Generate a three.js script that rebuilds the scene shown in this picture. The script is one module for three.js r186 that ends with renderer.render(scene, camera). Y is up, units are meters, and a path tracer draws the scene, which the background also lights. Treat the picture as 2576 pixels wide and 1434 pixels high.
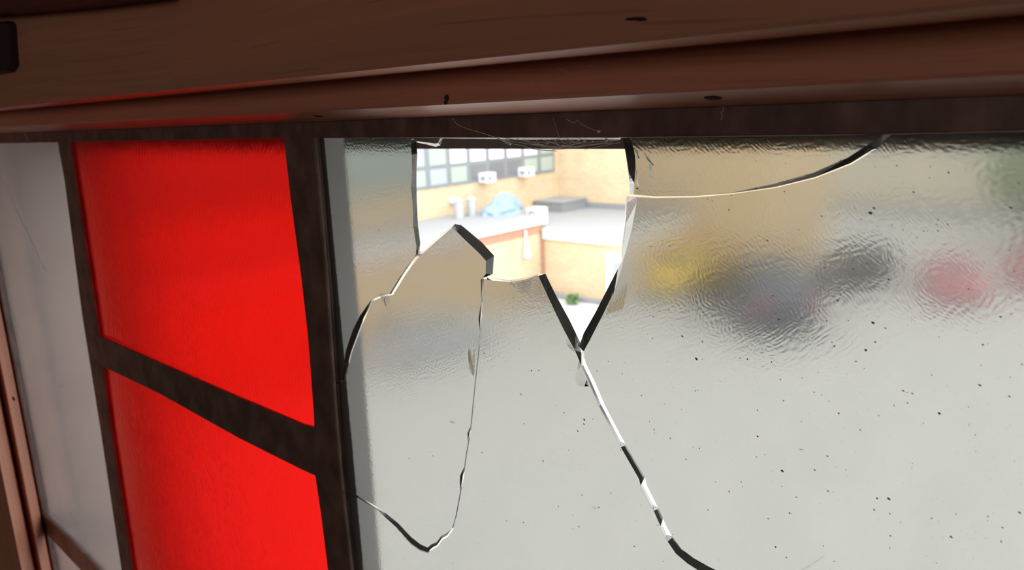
import * as THREE from 'three';
import { mergeGeometries } from 'three/addons/utils/BufferGeometryUtils.js';
import { RoundedBoxGeometry } from 'three/addons/geometries/RoundedBoxGeometry.js';
import { RectAreaLightUniformsLib } from 'three/addons/lights/RectAreaLightUniformsLib.js';
import { createNoise2D, createNoise3D } from 'simplex-noise';

// ------------------------------------------------------------------ camera
const EYE = 1.55, D = 0.17, T = 0.0035;               // eye height over the floor, eye to glass, glass thickness
const CX = 1288, CY = 717, FL = 1912;                 // principal point and focal length in photo pixels
const V3 = (x, y, z) => new THREE.Vector3(x, y, z);
const right = V3(2288, 343, -FL).normalize();         // the window's right, down and outward axes in camera axes (x right, y down, z forward)
const down = V3(336, 8418, FL); down.addScaledVector(right, -down.dot(right)).normalize();
const outward = right.clone().cross(down);
const toWorld = (c) => V3(c.dot(right), -c.dot(down), -c.dot(outward));

const scene = new THREE.Scene();
const camera = new THREE.PerspectiveCamera(2 * Math.atan(717 / FL) * 180 / Math.PI, 2576 / 1434, 0.01, 300);
{
  const m = new THREE.Matrix4().makeBasis(toWorld(V3(1, 0, 0)), toWorld(V3(0, -1, 0)), toWorld(V3(0, 0, -1)));
  camera.position.set(0, EYE, D);
  camera.quaternion.setFromRotationMatrix(m);
  camera.focus = 0.225; camera.userData.fStop = 24;
}
scene.add(camera);

// ------------------------------------------------------------------ sky (bright overcast) and exposure
scene.background = new THREE.Color().setRGB(0.97, 1.0, 1.03);
scene.backgroundIntensity = 4.0;
const renderer = new THREE.WebGLRenderer();
renderer.toneMapping = THREE.LinearToneMapping;
renderer.toneMappingExposure = 1.0;
renderer.shadowMap.enabled = true;
RectAreaLightUniformsLib.init();
const LAMP_POWER = 5.2;

// ------------------------------------------------------------------ helpers
let seed = 7;
const rnd = () => { seed = (seed + 0x6d2b79f5) | 0; let t = Math.imul(seed ^ (seed >>> 15), 1 | seed); t = (t + Math.imul(t ^ (t >>> 7), 61 | t)) ^ t; return ((t ^ (t >>> 14)) >>> 0) / 4294967296; };
const rr = (a, b) => a + (b - a) * rnd();
const n2 = createNoise2D(rnd), n3 = createNoise3D(rnd);
const lin = (r, g, b) => new THREE.Color().setRGB(r, g, b);

const ray = (px, py) => toWorld(V3((px - CX) / FL, (py - CY) / FL, 1));
// a photo pixel on the plane z (rel. to the glass front), on the plane x, on the ground; y comes out in world metres
const onZ = (px, py, z) => { const r = ray(px, py); return r.multiplyScalar((z - D) / r.z).add(V3(0, EYE, D)); };
// the same, behind the glass front face: the ray is bent there
const inGlass = (px, py, depth) => { const r = ray(px, py).normalize(), p = onZ(px, py, 0); const k = 1 / 1.5, s = V3(r.x * k, r.y * k, 0); const c = Math.sqrt(1 - s.x * s.x - s.y * s.y); return p.add(V3(s.x / c * depth, s.y / c * depth, -depth)); };

const taken = new Map();
const numbered = (n) => { const k = taken.get(n) ?? 0; taken.set(n, k + 1); return k ? n + '_' + String(k).padStart(3, '0') : n; };
const shade = (o) => { o.castShadow = o.receiveShadow = true; return o; };
function thing(name, label, category, pos = [0, 0, 0], turn = 0, group) {
  const o = new THREE.Group(); o.name = numbered(name); o.position.set(...pos); o.rotation.y = turn;
  o.userData = { label, category }; if (group) o.userData.group = group;
  scene.add(o); return o;
}
function structure(name, label, pos = [0, 0, 0]) {
  const o = new THREE.Group(); o.name = name; o.position.set(...pos); o.userData = { kind: 'structure', label, category: 'structure' };
  scene.add(o); return o;
}
function part(parent, name, geo, mat, label) {
  const o = shade(new THREE.Mesh(geo, mat)); o.name = name; if (label) o.userData.label = label;
  if (parent !== scene) { const p = parent.position; if (!parent.isMesh) o.position.set(-p.x, -p.y, -p.z); }
  parent.add(o); return o;
}
function local(parent, name, geo, mat, label) { const o = shade(new THREE.Mesh(geo, mat)); o.name = name; if (label) o.userData.label = label; parent.add(o); return o; }
const box = (x0, x1, y0, y1, z0, z1) => { const g = new THREE.BoxGeometry(x1 - x0, y1 - y0, z1 - z0); g.translate((x0 + x1) / 2, (y0 + y1) / 2, (z0 + z1) / 2); return metres(g); };
// uv in metres for axis-aligned faces
function metres(g) {
  const q = g.index ? g.toNonIndexed() : g, p = q.attributes.position, n = q.attributes.normal, uv = new Float32Array(p.count * 2);
  for (let i = 0; i < p.count; i++) {
    const ax = Math.abs(n.getX(i)), ay = Math.abs(n.getY(i)), az = Math.abs(n.getZ(i));
    const [u, v] = az >= ax && az >= ay ? [p.getX(i), p.getY(i)] : ay >= ax ? [p.getX(i), p.getZ(i)] : [p.getZ(i), p.getY(i)];
    uv[2 * i] = u; uv[2 * i + 1] = v;
  }
  q.setAttribute('uv', new THREE.BufferAttribute(uv, 2)); return q;
}
// a bar with a (z, y) or (z, x) section: corners chamfered, run along x or y
function bar(section, a, b, along, cut = 0.0008) {
  const ring = [];
  section.forEach((p, i) => {
    const q = section[(i + section.length - 1) % section.length], s = section[(i + 1) % section.length];
    for (const o of [q, s]) { const dx = o[0] - p[0], dy = o[1] - p[1], l = Math.hypot(dx, dy), k = Math.min(cut, l / 3) / l; ring.push([p[0] + dx * k, p[1] + dy * k]); }
  });
  const g = new THREE.BufferGeometry(), pos = [], uv = [], put = (z, w, t) => (along === 'x' ? pos.push(t, w, z) : pos.push(w, t, z));
  let run = 0; const cx = section.reduce((s, p) => s + p[0], 0) / section.length, cy = section.reduce((s, p) => s + p[1], 0) / section.length;
  const tri = (A, B, C) => { // keep triangles facing away from the section's middle
    const P = [A, B, C].map(([z, w, t]) => (along === 'x' ? V3(t, w, z) : V3(w, t, z)));
    const nn = P[1].clone().sub(P[0]).cross(P[2].clone().sub(P[0]));
    const mid = along === 'x' ? V3((a + b) / 2, cy, cx) : V3(cy, (a + b) / 2, cx);
    const o = nn.dot(P[0].clone().add(P[1]).add(P[2]).divideScalar(3).sub(mid)) < 0 ? [A, C, B] : [A, B, C];
    for (const v of o) { put(v[0], v[1], v[2]); uv.push(v[2], v[3]); }
  };
  for (let i = 0; i < ring.length; i++) {
    const p = ring[i], q = ring[(i + 1) % ring.length], l = Math.hypot(q[0] - p[0], q[1] - p[1]);
    const A = [p[0], p[1], a, run], B = [q[0], q[1], a, run + l], C = [q[0], q[1], b, run + l], E = [p[0], p[1], b, run];
    tri(A, B, C); tri(A, C, E); run += l;
  }
  for (const t of [a, b]) for (let i = 1; i + 1 < ring.length; i++) tri([...ring[0], t, 0], [...ring[i], t, 0.01], [...ring[i + 1], t, 0.02]);
  g.setAttribute('position', new THREE.Float32BufferAttribute(pos, 3)); g.setAttribute('uv', new THREE.Float32BufferAttribute(uv, 2)); g.computeVertexNormals();
  return g;
}
function tex(w, h, size, f, srgb) { // f(u metres, v metres) -> grey or [r, g, b] in 0..1
  const d = new Uint8Array(w * h * 4), [sx, sy] = size;
  for (let j = 0; j < h; j++) for (let i = 0; i < w; i++) {
    const c = f((i + 0.5) / w * sx, (j + 0.5) / h * sy), o = (j * w + i) * 4, a = Array.isArray(c);
    for (let k = 0; k < 3; k++) d[o + k] = Math.max(0, Math.min(255, 255 * (a ? c[k] : c)));
    d[o + 3] = 255;
  }
  const t = new THREE.DataTexture(d, w, h); t.magFilter = THREE.LinearFilter; t.minFilter = THREE.LinearMipmapLinearFilter; t.generateMipmaps = true;
  t.wrapS = t.wrapT = THREE.MirroredRepeatWrapping; t.repeat.set(1 / sx, 1 / sy); if (srgb) t.colorSpace = THREE.SRGBColorSpace;
  t.needsUpdate = true; return t;
}
const fbm = (x, y, o = 4) => { let s = 0, a = 0.5; for (let i = 0; i < o; i++, a *= 0.5, x = x * 2.03 + 5.1, y = y * 2.03 - 3.7) s += a * n2(x, y); return s; };

// ------------------------------------------------------------------ materials
const woodMap = tex(1024, 1024, [0.6, 0.2], (x, y) => {
  const w = y + 0.004 * n2(x * 3, y * 12), g = fbm(x * 5, w * 260, 3) * 0.5 + fbm(x * 22, w * 1100, 2) * 0.22 + n2(x * 2.2, w * 45) * 0.35;
  const k = 0.86 + 0.1 * g, dark = Math.max(0, fbm(x * 9 + 40, w * 420, 2) - 0.36) * 0.4;
  return [k - dark, (k - 0.04 * g - dark) * 0.985, (k - 0.06 * g - dark) * 0.97];
}, true);
const woodBump = tex(1024, 1024, [0.3, 0.1], (x, y) => 0.5 + 0.3 * fbm(x * 12, y * 700, 3) + 0.15 * n2(x * 40, y * 2400));
const wood = new THREE.MeshStandardMaterial({ color: lin(0.84, 0.38, 0.25), map: woodMap, bumpMap: woodBump, bumpScale: 0.00005, roughness: 0.34 });
const stopWood = new THREE.MeshStandardMaterial({ color: lin(0.84, 0.375, 0.255), map: woodMap, bumpMap: woodBump, bumpScale: 0.00006, roughness: 0.36 });
const knotMat = new THREE.MeshStandardMaterial({ color: lin(0.03, 0.016, 0.012), roughness: 0.8 });
const leadBump = tex(512, 512, [0.05, 0.05], (x, y) => 0.5 + 0.35 * fbm(x * 160, y * 90, 4));
const leadMap = tex(512, 512, [0.12, 0.12], (x, y) => { const k = 0.78 + 0.22 * fbm(x * 60, y * 40, 4); return [k, k * 0.985, k * 0.97]; }, true);
const lead = new THREE.MeshStandardMaterial({ color: lin(0.32, 0.195, 0.17), map: leadMap, bumpMap: leadBump, bumpScale: 0.00012, roughness: 0.5, metalness: 0.15 });
const paint = new THREE.MeshStandardMaterial({ color: lin(0.46, 0.44, 0.43), map: tex(512, 512, [0.2, 0.2], (x, y) => 0.9 + 0.09 * fbm(x * 80, y * 12, 4), true), roughness: 0.55 });
const storm = new THREE.MeshStandardMaterial({ color: lin(0.5, 0.485, 0.48), roughness: 0.6 });
const rail = new THREE.MeshStandardMaterial({ color: lin(0.1, 0.078, 0.072), roughness: 0.6 });

// rolled glass: short hammered streaks over slow waves
const rolled = (x, y, a, b) => {
  const wx = x + 0.0012 * n2(x * 90, y * 90), wy = y + 0.0012 * n2(x * 90 + 9, y * 90 + 4), u = wx * a.c + wy * a.s, v = -wx * a.s + wy * a.c;
  return 0.5 + 0.26 * n2(u * a.f, v * a.g) + 0.13 * n2(u * a.f * 2.1 + 3, v * a.g * 1.9) + b * n2(x * 28, y * 22);
};
const ang = (deg, f, g) => ({ c: Math.cos(deg * Math.PI / 180), s: Math.sin(deg * Math.PI / 180), f, g });
const clearA = ang(-38, 470, 1150), redA = ang(97, 90, 620), smoothA = ang(80, 60, 160);
const clearBump = tex(2048, 2048, [0.4, 0.5], (x, y) => rolled(x, y, clearA, 0.25));
const redBump = tex(1024, 2048, [0.25, 0.5], (x, y) => rolled(x, y, redA, 0.3));
const softBump = tex(512, 1024, [0.2, 0.5], (x, y) => rolled(x, y, smoothA, 0.3));
const glass = (color, bump, bumpScale, roughness) => new THREE.MeshPhysicalMaterial({ color, transmission: 1, thickness: T, ior: 1.5, roughness, bumpMap: bump, bumpScale, side: THREE.DoubleSide });
const clearGlass = glass(lin(0.36, 0.358, 0.335), clearBump, 0.00003, 0.13);
const redGlass = glass(lin(0.64, 0.0085, 0.007), redBump, 0.00006, 0.15);
const greyGlass = glass(lin(0.54, 0.525, 0.51), softBump, 0.00002, 0.15);
// fracture faces: the same glass, hackled
const hackle = tex(512, 512, [0.05, 0.05], (x, y) => 0.5 + 0.4 * fbm(x * 300, y * 900, 4));
const fracture = glass(lin(0.36, 0.358, 0.335), hackle, 0.00003, 0.12);

// ------------------------------------------------------------------ the room
const plaster = new THREE.MeshStandardMaterial({ color: lin(0.3, 0.22, 0.17), roughness: 0.9 });
const plasterCeiling = new THREE.MeshStandardMaterial({ color: lin(0.4, 0.34, 0.29), roughness: 0.9 });
const boards = new THREE.MeshStandardMaterial({ color: lin(0.14, 0.08, 0.05), map: woodMap, roughness: 0.5 });
const render = new THREE.MeshStandardMaterial({ color: lin(0.4, 0.38, 0.36), roughness: 0.9 });
const XL = -0.66, XR = 0.16, YB = EYE - 0.53, YT = EYE + 0.14, ZO = -0.106, ZI = 0.03;   // the window's opening in the wall
const solid = (name, label, geo, mat) => { const o = shade(new THREE.Mesh(geo, mat)); o.name = name; o.userData = { kind: 'structure', label, category: 'structure' }; scene.add(o); return o; };
solid('floor', 'dark boarded floor of the room', box(-2.2, 2.4, -0.15, 0, ZO, 4.2), boards);
solid('ceiling', 'pale plaster ceiling of the room', box(-2.2, 2.4, 2.6, 2.75, ZO, 4.2), plasterCeiling);
solid('wall_front', 'plastered wall that holds the leaded window', mergeGeometries([box(-2.2, XL, 0, 2.6, ZO, ZI), box(XR, 2.4, 0, 2.6, ZO, ZI), box(XL, XR, 0, YB, ZO, ZI), box(XL, XR, YT, 2.6, ZO, ZI)]), render);
solid('wall_back', 'plastered wall behind the viewer', box(-2.2, 2.4, 0, 2.6, 4.05, 4.2), plaster);
solid('wall_left', 'plastered wall left of the window', box(-2.2, -2.05, 0, 2.6, ZI, 4.05), plaster);
solid('wall_right', 'plastered wall right of the window', box(2.25, 2.4, 0, 2.6, ZI, 4.05), plaster);

// wall lamp: a flat opal panel with its own area light, high on the back wall
{
  const o = thing('wall_lamp', 'rectangular opal panel lamp on the back wall of the room', 'lamp', [1.45, 2.0, 4.05]);
  local(o, 'frame', metres(new RoundedBoxGeometry(1.28, 0.78, 0.05, 2, 0.01)).translate(0, 0, -0.025), new THREE.MeshStandardMaterial({ color: lin(0.6, 0.6, 0.6), roughness: 0.5 }));
  local(o, 'diffuser', box(-0.6, 0.6, -0.35, 0.35, -0.056, -0.049), new THREE.MeshStandardMaterial({ color: lin(0.8, 0.8, 0.8), emissive: lin(1, 0.93, 0.85), emissiveIntensity: 1.0, roughness: 0.6 }));
  const l = new THREE.RectAreaLight(new THREE.Color().setRGB(1, 0.93, 0.85), LAMP_POWER, 1.2, 0.7);
  l.position.set(0, 0, -0.06); o.add(l);
}

// ------------------------------------------------------------------ window frame: stained wood inside, grey painted jambs outside
const win = structure('window_1', 'stained wooden window frame with stepped stops round the leaded glass', [(XL + XR) / 2, YB, 0]);
const zAt = (zeta) => D - zeta;
const Z1 = zAt(0.1672), Z2 = zAt(0.155), Z3 = zAt(0.130);       // came face, stop face, rail face
const vx = (px, z) => onZ(px, 1250, z).x;
const yStop1 = EYE - 0.0006, yStop2 = EYE + 0.0030, yRail = EYE + 0.0122;
const xTan2r = vx(94, Z1), xTan2l = vx(68, Z2), xTan1r = vx(54, Z2), xTan1l = vx(17, Z3);
part(win, 'head_stop', bar([[Z1, yStop1], [Z2, yStop2], [Z2, yRail + 0.03], [Z1, yRail + 0.03]], XL, XR, 'x', 0.0006), stopWood);
part(win, 'head_rail', bar([[Z2 - 0.0002, yRail], [Z3, yRail - 0.0002], [Z3, YT + 0.02], [Z2 - 0.0002, YT + 0.02]], XL - 0.06, XR + 0.06, 'x', 0.0008), wood);
part(win, 'head_jamb', box(XL, XR, yRail + 0.03, YT, ZO, Z2 - 0.0003), paint);
const stopB = YB + 0.03;
part(win, 'stile_stop', bar([[Z1, xTan2r], [Z2, xTan2l], [Z2, XL - 0.06], [Z1, XL - 0.06]], stopB, yStop1 - 0.0002, 'y', 0.0006), stopWood);
part(win, 'stile_rail', bar([[Z2 + 0.0002, xTan1r], [Z3, xTan1l], [Z3, XL - 0.14], [Z2 + 0.0002, XL - 0.14]], stopB, yRail - 0.0004, 'y', 0.0008), wood);
const XP = 0.115;                                             // right edge of the leaded panel, out of view
part(win, 'stile_stop', bar([[Z1, XP], [Z2, XP + 0.004], [Z2, XR], [Z1, XR]], stopB, yStop1 - 0.0002, 'y', 0.0006), stopWood);
part(win, 'stile_rail', bar([[Z2 + 0.0002, XP + 0.014], [Z3, XP + 0.014], [Z3, XR + 0.06], [Z2 + 0.0002, XR + 0.06]], stopB, yRail - 0.0004, 'y', 0.0008), wood);
part(win, 'sill', bar([[Z1, YB], [Z3 + 0.02, YB], [Z3 + 0.02, stopB - 0.004], [Z1, stopB]], XL - 0.06, XR + 0.06, 'x', 0.001), wood);
const XJ = xTan2r - 0.004;
part(win, 'outer_jamb', box(XL, XJ, YB, yRail + 0.03, ZO - 0.004, -T - 0.0035), paint, 'grey painted outer jamb');
part(win, 'outer_jamb', box(XP + 0.005, XR, YB, yRail + 0.03, ZO - 0.004, -T - 0.0035), paint, 'grey painted outer jamb');
part(win, 'outer_sill', box(XJ, XP + 0.005, YB, YB + 0.02, ZO - 0.03, -T - 0.0035), paint);
part(win, 'storm_rail', box(XJ, XP + 0.005, EYE - 0.0606 * (D + 0.08), EYE + 0.02, -0.1, -0.08), rail, 'dark horizontal storm rail');

// knots and slots in the wood
const knot = (px, py, z, w, h, turn = 0) => { const p = onZ(px, py, z), g = new THREE.SphereGeometry(1, 14, 8); g.scale(w, h, 0.0006); g.rotateZ(turn); g.translate(p.x, p.y, z); part(win, 'knot', g, knotMat, 'dark knot in the wood'); };
knot(1598, 47, Z3, 0.0023, 0.00032, -0.05); knot(1612, 49, Z3, 0.0014, 0.0003, -0.1);
knot(1124, 246, Z2, 0.0009, 0.0009); knot(1122, 258, Z2, 0.0007, 0.0006, 0.5);
{ const p = onZ(1797, 243, (Z1 + Z2) / 2), g = new THREE.SphereGeometry(1, 14, 8); g.scale(0.0024, 0.0008, 0.0022); g.translate(p.x, p.y, p.z); part(win, 'knot', g, knotMat, 'dark knot hole on the lit stop edge'); }
{ const p = onZ(795, 288, (Z1 + Z2) / 2), g = new THREE.SphereGeometry(1, 14, 8); g.scale(0.004, 0.0007, 0.0016); g.rotateZ(-0.15); g.translate(p.x, p.y, p.z); part(win, 'knot', g, knotMat, 'dark knot hole on the lit stop edge'); }
{ const p = onZ(34, 1003, Z2 + 0.0005), g = new THREE.SphereGeometry(1, 10, 6); g.scale(0.003, 0.0016, 0.0005); g.translate(p.x, p.y, p.z); part(win, 'knot', g, knotMat); }
// brace and bracket at the corner of the head rail
{
  const zb = Z3 + 0.012, c = [[-120, -170], [520, -170], [365, -14], [180, 12], [0, 30], [-120, 40]].map(([x, y]) => onZ(x, y, zb));
  const s = new THREE.Shape(c.map((p) => new THREE.Vector2(p.x, p.y)));
  part(win, 'corner_brace', metres(new THREE.ExtrudeGeometry(s, { depth: 0.012, bevelEnabled: true, bevelThickness: 0.001, bevelSize: 0.001, bevelOffset: -0.001, bevelSegments: 2 })  .translate(0, 0, Z3 - 0.0005)), new THREE.MeshStandardMaterial({ color: lin(0.2, 0.055, 0.045), map: woodMap, roughness: 0.6 }), 'reddish brown corner brace');
  const b = [[-60, 60], [8, 52], [16, 60], [24, 165], [14, 180], [-60, 190]].map(([x, y]) => onZ(x, y, Z3 + 0.004));
  const sb = new THREE.Shape(b.map((p) => new THREE.Vector2(p.x, p.y)));
  part(win, 'corner_bracket', metres(new THREE.ExtrudeGeometry(sb, { depth: 0.003, bevelEnabled: true, bevelThickness: 0.001, bevelSize: 0.001, bevelOffset: -0.001, bevelSegments: 2 }).translate(0, 0, Z3 - 0.0002)), new THREE.MeshStandardMaterial({ color: lin(0.055, 0.035, 0.045), roughness: 0.45, metalness: 0.3 }), 'dark metal corner bracket');
}

// ------------------------------------------------------------------ leaded glass panel
const panel = thing('leaded_glass_panel', 'leaded stained glass panel with red panes and one shattered clear pane', 'stained glass', [(xTan2r + XP) / 2, stopB, 0]);
const ZC = 0.0019;                                            // came face
const edge2 = (list, z = ZC) => list.map(([x, y]) => { const p = onZ(x, y, z); return new THREE.Vector2(p.x, p.y); });
const YBOT = stopB - 0.002;
let layer = 0;
function came(a, b, label) {                                  // two edges; front flange, heart and back flange in one lead strip
  const mid = (p, q, k) => new THREE.Vector2(p.x + (q.x - p.x) * k, p.y + (q.y - p.y) * k);
  const flange = new THREE.Shape([...a, ...[...b].reverse()]);
  const heart = new THREE.Shape([...a.map((p, i) => mid(p, b[i], 0.4)), ...b.map((p, i) => mid(p, a[i], 0.4)).reverse()]);
  const bev = { bevelEnabled: true, bevelThickness: 0.0005, bevelSize: 0.0005, bevelOffset: -0.0005, bevelSegments: 2, curveSegments: 4 };
  const rear = new THREE.Shape([...a.map((p, i) => mid(p, b[i], 0.16)), ...b.map((p, i) => mid(p, a[i], 0.16)).reverse()]);
  const f = new THREE.ExtrudeGeometry(flange, { depth: 0.0008, ...bev }).translate(0, 0, ZC - 0.0013);
  const k = new THREE.ExtrudeGeometry(rear, { depth: 0.0008, ...bev }).translate(0, 0, -T - ZC + 0.0005);
  const h = new THREE.ExtrudeGeometry(heart, { depth: T + 0.001, bevelEnabled: false }).translate(0, 0, -T - 0.0005);
  return part(panel, 'came', metres(mergeGeometries([f, h, k].map((g) => (g.index ? g.toNonIndexed() : g)))).translate(0, 0, (layer++ % 8) * 0.00004), lead, label);
}
const drop = (list) => { const q = edge2(list), a = q[q.length - 2], b = q[q.length - 1], k = (YBOT - b.y) / (b.y - a.y); q.push(new THREE.Vector2(b.x + (b.x - a.x) * k * 0.3, YBOT)); return q; };
const c1l = drop([[142, 335], [148, 380], [161, 450], [206, 793], [250, 1068], [305, 1434]]), c1r = drop([[172, 335], [177, 380], [187, 450], [240, 793], [275, 1068], [332, 1434]]);
const c2l = drop([[711, 330], [714, 360], [730, 500], [757, 700], [774, 850], [789, 1050], [791, 1190], [806, 1290], [824, 1434]]);
const c2r = drop([[786, 330], [789, 360], [802, 500], [819, 700], [829, 850], [843, 1050], [855, 1190], [866, 1290], [882, 1434]]);
came(c1l, c1r); came(c2l, c2r);
came([new THREE.Vector2(xTan2r - 0.012, EYE + 0.002), new THREE.Vector2(xTan2r - 0.012, YBOT)], [new THREE.Vector2(xTan2r + 0.0016, EYE + 0.002), new THREE.Vector2(xTan2r + 0.0016, YBOT)]);
// head came: from behind the wooden stop down to the glass
{
  const y = (px, py) => onZ(px, py, ZC).y, lo = [[0, 361], [150, 358], [710, 347.5], [1100, 347], [1570, 347], [2230, 339], [2576, 331]].map(([x, y]) => onZ(x, y, ZC));
  const a = [new THREE.Vector2(xTan2r - 0.01, lo[0].y), ...lo.map((p) => new THREE.Vector2(p.x, p.y)), new THREE.Vector2(XP + 0.002, lo[6].y)];
  came(a.map((p) => new THREE.Vector2(p.x, EYE + 0.014)), a);
}
came([new THREE.Vector2(XP - 0.014, EYE), new THREE.Vector2(XP - 0.014, YBOT)], [new THREE.Vector2(XP + 0.002, EYE), new THREE.Vector2(XP + 0.002, YBOT)]);
came([new THREE.Vector2(xTan2r - 0.002, YBOT - 0.002), new THREE.Vector2(XP, YBOT - 0.002)], [new THREE.Vector2(xTan2r - 0.002, YBOT + 0.014), new THREE.Vector2(XP, YBOT + 0.014)]);
came(edge2([[232, 838], [300, 868], [400, 912], [600, 1000], [700, 1042], [760, 1068], [795, 1076]]), edge2([[245, 916], [300, 942], [400, 990], [600, 1102], [700, 1152], [760, 1182], [800, 1200]]));
came(edge2([[88, 1272], [108, 1293], [180, 1362], [250, 1436], [330, 1520]]), edge2([[88, 1322], [118, 1344], [160, 1388], [205, 1436], [290, 1530]]));
for (const [x, y, w, h] of [[800, 1128, 0.0095, 0.0085], [246, 880, 0.007, 0.006], [752, 338, 0.0085, 0.006], [162, 348, 0.007, 0.004]]) {
  const p = onZ(x, y, ZC), g = new THREE.SphereGeometry(1, 20, 10); g.scale(w, h, 0.0007); g.translate(p.x, p.y, ZC - 0.0002); part(panel, 'solder_joint', metres(g), lead);
}
// glazing bar fixed to the outside of the second came
const C2X = c2r[3].x;
part(panel, 'saddle_bar', box(C2X - 0.016, C2X - 0.0005, YBOT, EYE + 0.01, -0.0145, -T - ZC - 0.0002), storm, 'grey bar behind the came');

// a pane or shard: each rim point has a front and a back position; faces 0 rolled glass, 1 fracture faces of the same glass
function slab(parent, name, rim, glassMat, label, inset = 0.00006) {
  const F = rim.map((v) => v.f.clone()), B = rim.map((v) => v.b.clone());
  if (THREE.ShapeUtils.isClockWise(F)) { F.reverse(); B.reverse(); }
  const n = F.length, move = (R) => R.map((p, i) => { const a = R[(i + n - 1) % n], b = R[(i + 1) % n], d = b.clone().sub(a).normalize(); return new THREE.Vector2(p.x - d.y * inset, p.y + d.x * inset); });
  const f = move(F), b = move(B), tris = THREE.ShapeUtils.triangulateShape(f, []), pos = [], uv = [], g = new THREE.BufferGeometry();
  for (const t of tris) for (const i of t) { pos.push(f[i].x, f[i].y, 0); uv.push(f[i].x, f[i].y); }
  for (const t of THREE.ShapeUtils.triangulateShape(b, [])) for (const i of [t[0], t[2], t[1]]) { pos.push(b[i].x, b[i].y, -T); uv.push(b[i].x, b[i].y); }
  g.addGroup(0, pos.length / 3, 0);
  let run = 0;
  for (let i = 0; i < n; i++) {
    const j = (i + 1) % n, l = f[i].distanceTo(f[j]), at = pos.length / 3;
    const P = [[f[i], 0, run, 0], [b[i], -T, run, T], [b[j], -T, run + l, T], [f[i], 0, run, 0], [b[j], -T, run + l, T], [f[j], 0, run + l, 0]];
    for (const [p, z, u, v] of P) { pos.push(p.x, p.y, z); uv.push(u, v); }
    g.addGroup(at, 6, 1); run += l;
  }
  g.setAttribute('position', new THREE.Float32BufferAttribute(pos, 3)); g.setAttribute('uv', new THREE.Float32BufferAttribute(uv, 2)); g.computeVertexNormals();
  const o = shade(new THREE.Mesh(g, [glassMat, glassMat === clearGlass ? fracture : glassMat])); o.name = name; if (label) o.userData.label = label;
  o.position.copy(parent.position).negate(); parent.add(o); return o;
}
const flat = (list) => list.map((p) => ({ f: new THREE.Vector2(p.x, p.y), b: new THREE.Vector2(p.x, p.y) }));
const toward = (a, b, k) => a.map((p, i) => new THREE.Vector2(p.x + (b[i].x - p.x) * k, p.y + (b[i].y - p.y) * k));
const at = (px, py) => { const p = onZ(px, py, 0); return new THREE.Vector2(p.x, p.y); };
const YTOP = EYE - 0.004;
// red and grey panes, set 3 mm into the came
const c1R = toward(c1r, c1l, 0.3), c2L = toward(c2l, c2r, 0.3), c1L = toward(c1l, c1r, 0.3), c2R = toward(c2r, c2l, 0.22);
slab(panel, 'glass_pane', flat([new THREE.Vector2(c1R[0].x, YTOP), at(178, 380), at(235, 820), at(247, 860), at(400, 935), at(600, 1020), at(790, 1100), at(792, 1050), at(762, 700), at(735, 500), new THREE.Vector2(c2L[0].x, YTOP)]), redGlass, 'bright red upper pane');
{
  const p = [at(252, 900), at(400, 966), at(600, 1075), at(795, 1180), at(810, 1290), at(828, 1434)];
  slab(panel, 'glass_pane', flat([...p, new THREE.Vector2(c2L[9].x, YBOT + 0.01), new THREE.Vector2(c1R[6].x, YBOT + 0.01), at(326, 1434), at(270, 1068)]), redGlass, 'bright red lower pane');
  const xl = xTan2r - 0.003;
  const q = at(90, 1285), q2 = at(316, 1512);
  slab(panel, 'glass_pane', flat([new THREE.Vector2(xl, YTOP), new THREE.Vector2(xl, q.y), at(108, 1305), at(180, 1374), at(250, 1446), q2, at(311, 1434), at(256, 1068), at(212, 793), at(166, 450), new THREE.Vector2(c1L[0].x, YTOP)]), greyGlass, 'dull grey upper pane beside the jamb');
  const s = at(88, 1312);
  slab(panel, 'glass_pane', flat([new THREE.Vector2(xl, s.y), at(118, 1334), at(160, 1378), at(205, 1426), at(300, 1520), at(324, 1545), new THREE.Vector2(c1L[6].x, YBOT + 0.01), new THREE.Vector2(xl, YBOT + 0.01)]), greyGlass, 'dull grey lower pane beside the jamb');
}
// ---- the shattered clear pane. Rim points: [front px, front py, back px, back py, seen through: 'a' air or 'g' glass]
const rimPoint = ([fx, fy, bx = fx, by = fy, way = 'g']) => {
  const b = way === 'a' ? onZ(bx, by, -T) : way === 'h' ? onZ(bx, by, -T).lerp(inGlass(bx, by, T), 0.5) : inGlass(bx, by, T), f = onZ(fx, fy, 0);
  return { f: new THREE.Vector2(f.x, f.y), b: new THREE.Vector2(b.x, b.y) };
};
const free = (p) => ({ f: p, b: p.clone() });
const shard = (rim, label) => slab(panel, 'glass_shard', rim.map((v) => (Array.isArray(v) ? rimPoint(v) : v)), clearGlass, label);
const cr = (i) => free(c2R[i]);
const leftX = (px, py) => { const p = at(px, py); return p; };
// left shard, between the came and the hole
shard([free(new THREE.Vector2(c2R[0].x, YTOP)), free(at(782, 500)), free(at(800, 700)), free(at(822, 930)),
  free(at(826, 968)), [866, 956, 861, 957], [873, 926, 863, 925], [884, 884, 871, 880], [901, 838, 887, 832], [915, 800, 905, 796], [933, 756, 933, 756, 'g'],
  [961, 743], [984, 740, 984, 740, 'h'], [1012, 694, 1012, 694, 'h'], [1034, 662, 1034, 662, 'h'], [1051, 640, 1056, 640, 'a'],
  [1047, 615, 1058, 612, 'a'], [1040, 570, 1052, 570, 'a'], [1038, 510, 1049, 510, 'a'], [1034, 470, 1048, 470, 'a'], [1037, 430, 1048, 430, 'a'], [1036, 390, 1050, 386, 'a'], [1033, 352, 1047, 352, 'a'],
  free(new THREE.Vector2(at(1033, 330).x, YTOP))], 'textured clear shard beside the came');
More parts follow.
